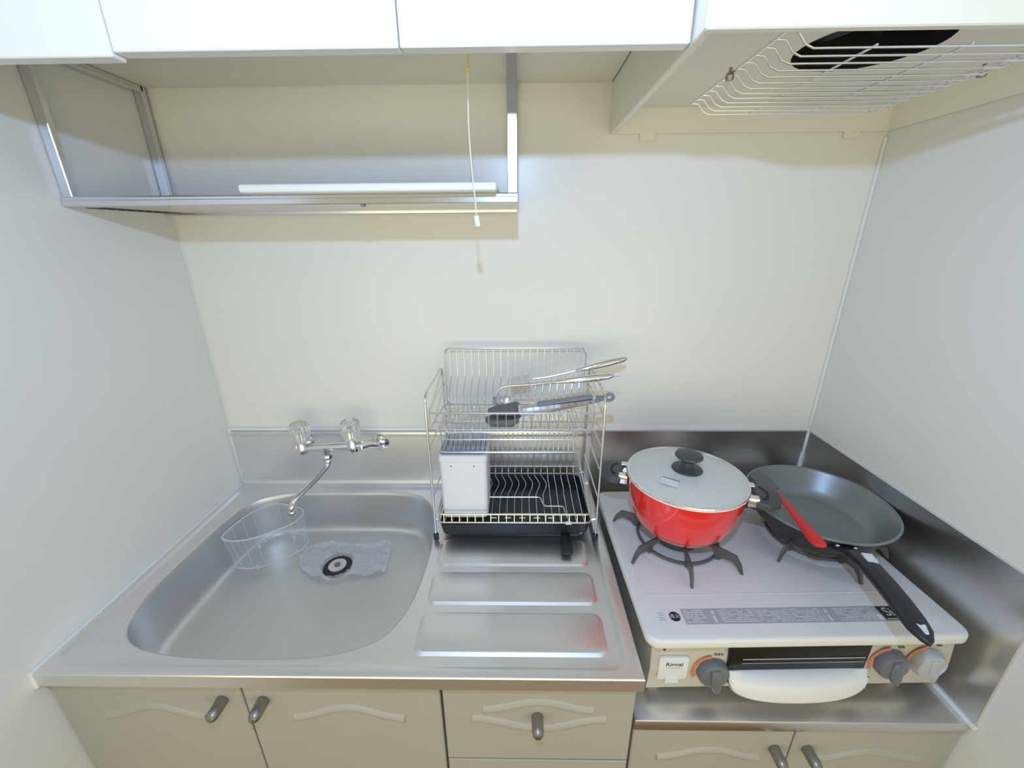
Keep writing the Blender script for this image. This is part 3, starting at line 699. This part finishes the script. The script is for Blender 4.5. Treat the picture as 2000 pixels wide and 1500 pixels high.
# tongs
tg = thing('kitchen_tongs', (0.87, -0.19, 1.09), 'steel tongs with dark grey silicone tips lying on the dish rack', 'tongs')
def plank(bm, p0, p1, w0, w1, th, upv=(0, -0.35, 1), bev=0.0):
    p0, p1 = Vector(p0), Vector(p1); d = (p1-p0).normalized(); side = d.cross(Vector(upv)).normalized(); u = side.cross(d).normalized()
    rings = []
    for f, w in ((0, w0*0.7), (0.03, w0), (0.97, w1), (1, w1*0.7)):
        c = p0+(p1-p0)*f
        rings.append([tuple(c+side*w*a+u*th*bb) for a, bb in ((-1, -0.5), (1, -0.5), (0.85, 0.5), (-0.85, 0.5))])
    loft(bm, rings)
y0 = -0.205
b = B(); plank(b, (0.972, y0, 1.146), (0.812, y0-0.004, 1.124), 0.009, 0.006, 0.009); a1 = obj('upper_arm', b, M_frame, tg)
b = B(); plank(b, (0.964, y0-0.006, 1.154), (0.846, y0-0.010, 1.1385), 0.0055, 0.0055, 0.005); o = obj('grip', b, M_grip, None); attach(o, a1)
b = B(); plank(b, (0.972, y0+0.002, 1.142), (0.806, y0+0.006, 1.101), 0.008, 0.005, 0.004); obj('lower_arm', b, M_frame, tg)
b = B(); t = B()
loft(t, [[tuple(Vector((x, y0+dy, z))) for dy, z in ((-0.020*w, zt-0.002), (0.020*w, zt-0.002), (0.018*w, zt+h), (-0.018*w, zt+h))] for x, zt, h, w in ((0.740, 1.118, 0.002, 0.5), (0.758, 1.117, 0.006, 0.9), (0.800, 1.117, 0.015, 1.0), (0.806, 1.118, 0.014, 0.7))]); merge(b, t); obj('upper_tip', b, M_silic, tg)
b = B(); t = B()
loft(t, [[tuple(Vector((x, y0+dy, z))) for dy, z in ((-0.020*w, zt), (0.020*w, zt), (0.018*w, zt+h), (-0.018*w, zt+h))] for x, zt, h, w in ((0.734, 1.096, 0.004, 0.4), (0.748, 1.088, 0.014, 0.9), (0.792, 1.088, 0.016, 1.0), (0.808, 1.095, 0.010, 0.6))]); merge(b, t); obj('lower_tip', b, M_silic, tg)
b = B(); rc_ = Vector((1.001, y0, 1.149)); tube(b, [tuple(rc_+Vector((0.0082*math.cos(2*PI*i/24), -0.3*0.0082*math.sin(2*PI*i/24), 0.0082*math.sin(2*PI*i/24)))) for i in range(24)], 0.0036, 8, True)
plank(b, (0.992, y0, 1.148), (0.970, y0, 1.145), 0.004, 0.0085, 0.008); obj('hanging_ring', b, M_grip, tg)

def utensil(name, label, cat, hp0, hp1, neck):
    u = thing(name, hp0, label, cat)
    b = B(); P0, P1 = Vector(hp0), Vector(hp1); st2 = []
    for f, r in ((0, 0.0024), (0.04, 0.0044), (0.12, 0.0050), (0.4, 0.0078), (0.7, 0.0086), (0.92, 0.0066), (1.0, 0.0022)): st2.append((P0+(P1-P0)*f, r))
    tube(b, [s[0] for s in st2], [s[1] for s in st2], 14); obj('handle', b, M_chrome, u)
    b = B(); tube(b, smooth_path(neck+[hp0], False, 5), 0.0024, 8); obj('neck', b, M_frame, u)
    return u
u1 = utensil('soup_ladle', 'steel soup ladle lying across the dish rack behind the tongs', 'ladle', (0.886, -0.158, 1.167), (1.018, -0.164, 1.184), [(0.752, -0.133, 1.100), (0.757, -0.133, 1.130), (0.775, -0.135, 1.148), (0.830, -0.150, 1.158)])
b = B(); Mx = Matrix.Translation((0.778, -0.133, 1.112)) @ Matrix.Rotation(math.radians(12), 4, 'Y')
lathe(b, [(0.032, 0.0), (0.030, -0.010), (0.022, -0.021), (0.012, -0.0265), (0.0, -0.028)], (0, 0, 0), 32, Mx); lathe(b, [(0.0, -0.0270), (0.012, -0.0255), (0.0212, -0.0203), (0.029, -0.0098), (0.032, 0.0)], (0, 0, 0), 32, Mx); obj('bowl', b, M_frame, u1)
b = B(); tube(b, [Vector((1.027, -0.164, 1.185))+Vector((0.008*math.cos(2*PI*i/16), 0, 0.0028*math.sin(2*PI*i/16))) for i in range(16)], 0.0008, 6, True); obj('hanging_loop', b, M_wire, u1)
u2 = utensil('slotted_turner', 'steel turner whose handle points up and right behind the dish rack', 'turner', (0.944, -0.080, 1.168), (1.066, -0.080, 1.199), [(0.842, -0.080, 1.148), (0.880, -0.080, 1.153)])
b = B(); slab(b, rrect(-0.024, 0.024, -0.020, 0.020, 0.008, 4), -0.0006, 0.0006, 0, Matrix.Translation((0.812, -0.080, 1.145)) @ Matrix.Rotation(math.radians(-8), 4, 'Y') @ Matrix.Rotation(math.radians(8), 4, 'X'))
obj('blade', b, M_frame, u2)

# ------------------------------------------------------------------ upper cabinet
uc = thing('upper_cabinet', (0.5, -0.2, 1.777), 'white door wall cabinet above the hanging shelf', 'cabinet')
b = B(); box(b, 0.001, 1.003, -0.4290, -0.001, 1.777, 2.36); obj('body', b, M_cab, uc, smooth=False)
for x0, x1, z0 in ((0.001, 0.3335, 1.6755), (0.3355, 0.6690, 1.680), (0.6710, 1.003, 1.680)):
    b = B(); box(b, x0, x1, -0.450, -0.430, z0, 2.36, 0.0012, 1); obj('door', b, M_door, uc, smooth=False)
# lamp pull cord
pc = thing('pull_cord', (0.734, -0.30, 1.777), 'thin pull cord with white tag hanging in front of the shelf', 'pull cord')
b = B(); tube(b, smooth_path([(0.735, -0.3, 1.777), (0.735, -0.3, 1.73), (0.733, -0.3, 1.708)], False, 4), 0.0013, 6)
lathe(b, [(0.0, -0.004), (0.003, -0.002), (0.0035, 0.0), (0.003, 0.002), (0.0, 0.004)], (0.733, -0.3, 1.706), 12); tube(b, [(0.733, -0.3, 1.706), (0.7375, -0.3, 1.711)], 0.0011, 6); tube(b, [(0.733, -0.3, 1.706), (0.7285, -0.3, 1.702)], 0.0011, 6)
k = obj('upper_cord', b, M_yellow, pc); k['label'] = 'yellow knotted cord'
b = B(); tube(b, smooth_path([(0.733, -0.3, 1.706), (0.7315, -0.3, 1.660), (0.7315, -0.3, 1.620), (0.734, -0.3, 1.570), (0.7365, -0.3, 1.540), (0.7385, -0.3, 1.506)], False, 4), 0.0012, 6); obj('lower_cord', b, M_cord, pc)
b = B(); box(b, -0.0040, 0.0040, -0.002, 0.002, -0.0085, 0.0085, 0.001, 2, Matrix.Translation((0.7395, -0.3, 1.4985)) @ Matrix.Rotation(math.radians(-8), 4, 'Y')); obj('tag', b, M_caulk, pc)

# ------------------------------------------------------------------ hanging steel shelf
sh = thing('hanging_shelf', (0.4, -0.12, 1.54), 'long polished metal shelf hung under the wall cabinet', 'shelf')
def rod(name, p, w=0.009, d=0.006):
    b = B()
    for (x0, y0, z0), (x1, y1, z1) in p:
        box(b, min(x0, x1)-w*(abs(x0-x1) < 1e-6), max(x0, x1)+w*(abs(x0-x1) < 1e-6), min(y0, y1)-d*(abs(y0-y1) < 1e-6), max(y0, y1)+d*(abs(y0-y1) < 1e-6), min(z0, z1)-d*(abs(z0-z1) < 1e-6), max(z0, z1)+d*(abs(z0-z1) < 1e-6), 0.001, 1)
    return obj(name, b, M_frame, sh)
for x in (0.0105, 0.797):
    w = 0.0085
    rod('hanger_frame', [((x, -0.235, 1.530), (x, -0.235, 1.7765)), ((x, -0.014, 1.530), (x, -0.014, 1.7765)), ((x, -0.235, 1.7705), (x, -0.014, 1.7705))], w, 0.006)
b = B(); t = B()
prof = [(-0.2430, 1.5460), (-0.2445, 1.5440), (-0.2445, 1.5400), (-0.2455, 1.5390), (-0.2455, 1.5310), (-0.2440, 1.5295), (-0.2300, 1.5290), (-0.2300, 1.5460)]
loft(t, [[(x, y, z) for y, z in prof] for x in (0.003, 0.8055)]); merge(b, t); obj('front_rail', b, M_frame, sh)
b = B(); box(b, 0.003, 0.8055, -0.022, -0.008, 1.5245, 1.545, 0.001, 1); box(b, 0.003, 0.010, -0.231, -0.021, 1.5290, 1.540, 0.001, 1); box(b, 0.792, 0.8055, -0.231, -0.021, 1.5290, 1.545, 0.001, 1); obj('frame', b, M_frame, sh)
b = B(); box(b, 0.0095, 0.7925, -0.231, -0.021, 1.5290, 1.5315); pl = obj('shelf_plate', b, M_frame, sh)
for x0 in (0.014, 0.036):
    for k in range(9):
        b = B(); y = -0.218+k*0.0215; box(b, x0, x0+0.017, y, y+0.014, 1.5284, 1.5322); obj('slot', b, M_hole, pl, smooth=False)
b = B(); lathe(b, [(0.0, 0.004), (0.004, 0.003), (0.005, 0.0)], (0.533, -0.238, 1.5288), 12, Matrix.Rotation(PI, 4, 'X')); obj('screw', b, M_pewter, sh)
b = B(); box(b, 0.338, 0.771, -0.2750, -0.040, 1.5464, 1.5600, 0.004, 3)
tag(obj('cutting_board', b, M_board, None), 'white cutting board lying flat on the hanging shelf', 'cutting board')

# ------------------------------------------------------------------ range hood
hd_ = thing('range_hood', (1.3, -0.25, 1.68), 'cream enamel range hood above the stove, open underside', 'range hood')
HX0, HX1, HYF = 1.0055, RW-0.001, -0.484
b = B()
t = B()
def hring(d, z): return [(HX0+d, HYF+d, z), (HX1-d*0.5, HYF+d, z), (HX1-d*0.5, -0.001-d*0.6, z), (HX0+d, -0.001-d*0.6, z)]
rings = [hring(0, 2.36), hring(0, 1.6815), hring(0.0015, 1.680), hring(0.010, 1.680), hring(0.013, 1.682), hring(0.045, 1.722)]
vs = loft(t, rings, True, False)
# recessed panel with round fan opening
fc = Vector((1.300, -0.312)); fr = 0.092
iv = vs[-1]
cv = [t.verts.new((fc.x+fr*math.cos(2*PI*i/40), fc.y+fr*math.sin(2*PI*i/40), 1.722)) for i in range(40)]
eds = []
for i in range(4):
    e = t.edges.get((iv[i], iv[(i+1) % 4])) or t.edges.new((iv[i], iv[(i+1) % 4])); eds.append(e)
eds += [t.edges.new((cv[i], cv[(i+1) % 40])) for i in range(40)]
bmesh.ops.triangle_fill(t, edges=eds, use_beauty=True)
scv = set(cv); kill = [f for f in t.faces if len(f.verts) == 3 and all(v in scv for v in f.verts)]
if kill: bmesh.ops.delete(t, geom=kill, context='FACES_ONLY')
merge(b, t); obj('housing', b, M_hood, hd_, ang=20)
b = B(); lathe(b, [(fr, 1.7215), (fr+0.001, 1.735), (fr+0.004, 1.80), (0.0, 1.80)], (fc.x, fc.y, 0), 40); fan = obj('fan_opening', b, M_hole, hd_)
b = B()
for k in range(6):
    Mk = Matrix.Translation((fc.x, fc.y, 1.765)) @ Matrix.Rotation(2*PI*k/6, 4, 'Z') @ Matrix.Rotation(math.radians(28), 4, 'X')
    box(b, 0.018, 0.082, -0.022, 0.022, -0.001, 0.001, 0, 1, Mk)
lathe(b, [(0.0, -0.012), (0.018, -0.008), (0.022, 0.0), (0.022, 0.02)], (fc.x, fc.y, 1.765), 24); o = obj('fan', b, M_black, None); attach(o, fan)
# wire guard
GX0, GX1, GYB, GYF = 1.100, 1.437, -0.205, -0.470
gz0, gz1 = 1.6835, 1.6670
b = B()
for x in (GX0, GX1): tube(b, [(x, GYB, gz0), (x, GYF, gz0)], 0.0018, 6)
ny = 13
for k in range(ny):
    y = GYB-0.001+(GYF-GYB+0.002)*k/(ny-1)
    tube(b, [(GX0, y, gz0), (GX0+0.012, y, gz0-0.001), (GX0+0.022, y, gz1+0.004), (GX0+0.032, y, gz1), (GX1-0.032, y, gz1), (GX1-0.022, y, gz1+0.004), (GX1-0.012, y, gz0-0.001), (GX1, y, gz0)], 0.0012, 6)
for x in (1.200, 1.303, 1.400): tube(b, [(x, GYB, gz1+0.0022), (x, GYF, gz1+0.0022)], 0.0013, 6)
gd = obj('wire_guard', b, M_wire, hd_)
for x, s in ((GX0-0.002, 1), (GX1+0.002, -1)):
    b = B(); lathe(b, [(0.0, -0.010), (0.005, -0.009), (0.006, -0.004), (0.004, 0.0), (0.002, 0.002), (0.002, 0.006), (0.0, 0.006)], (x, -0.345, 1.6835), 16); o = obj('clip', b, M_pewter, None); attach(o, gd)
for x in (1.070, 1.505):
    b = B(); box(b, x, x+0.034, -0.006, -0.0008, 1.667, 1.681, 0.001, 1); obj('mounting_tab', b, M_hood, hd_)
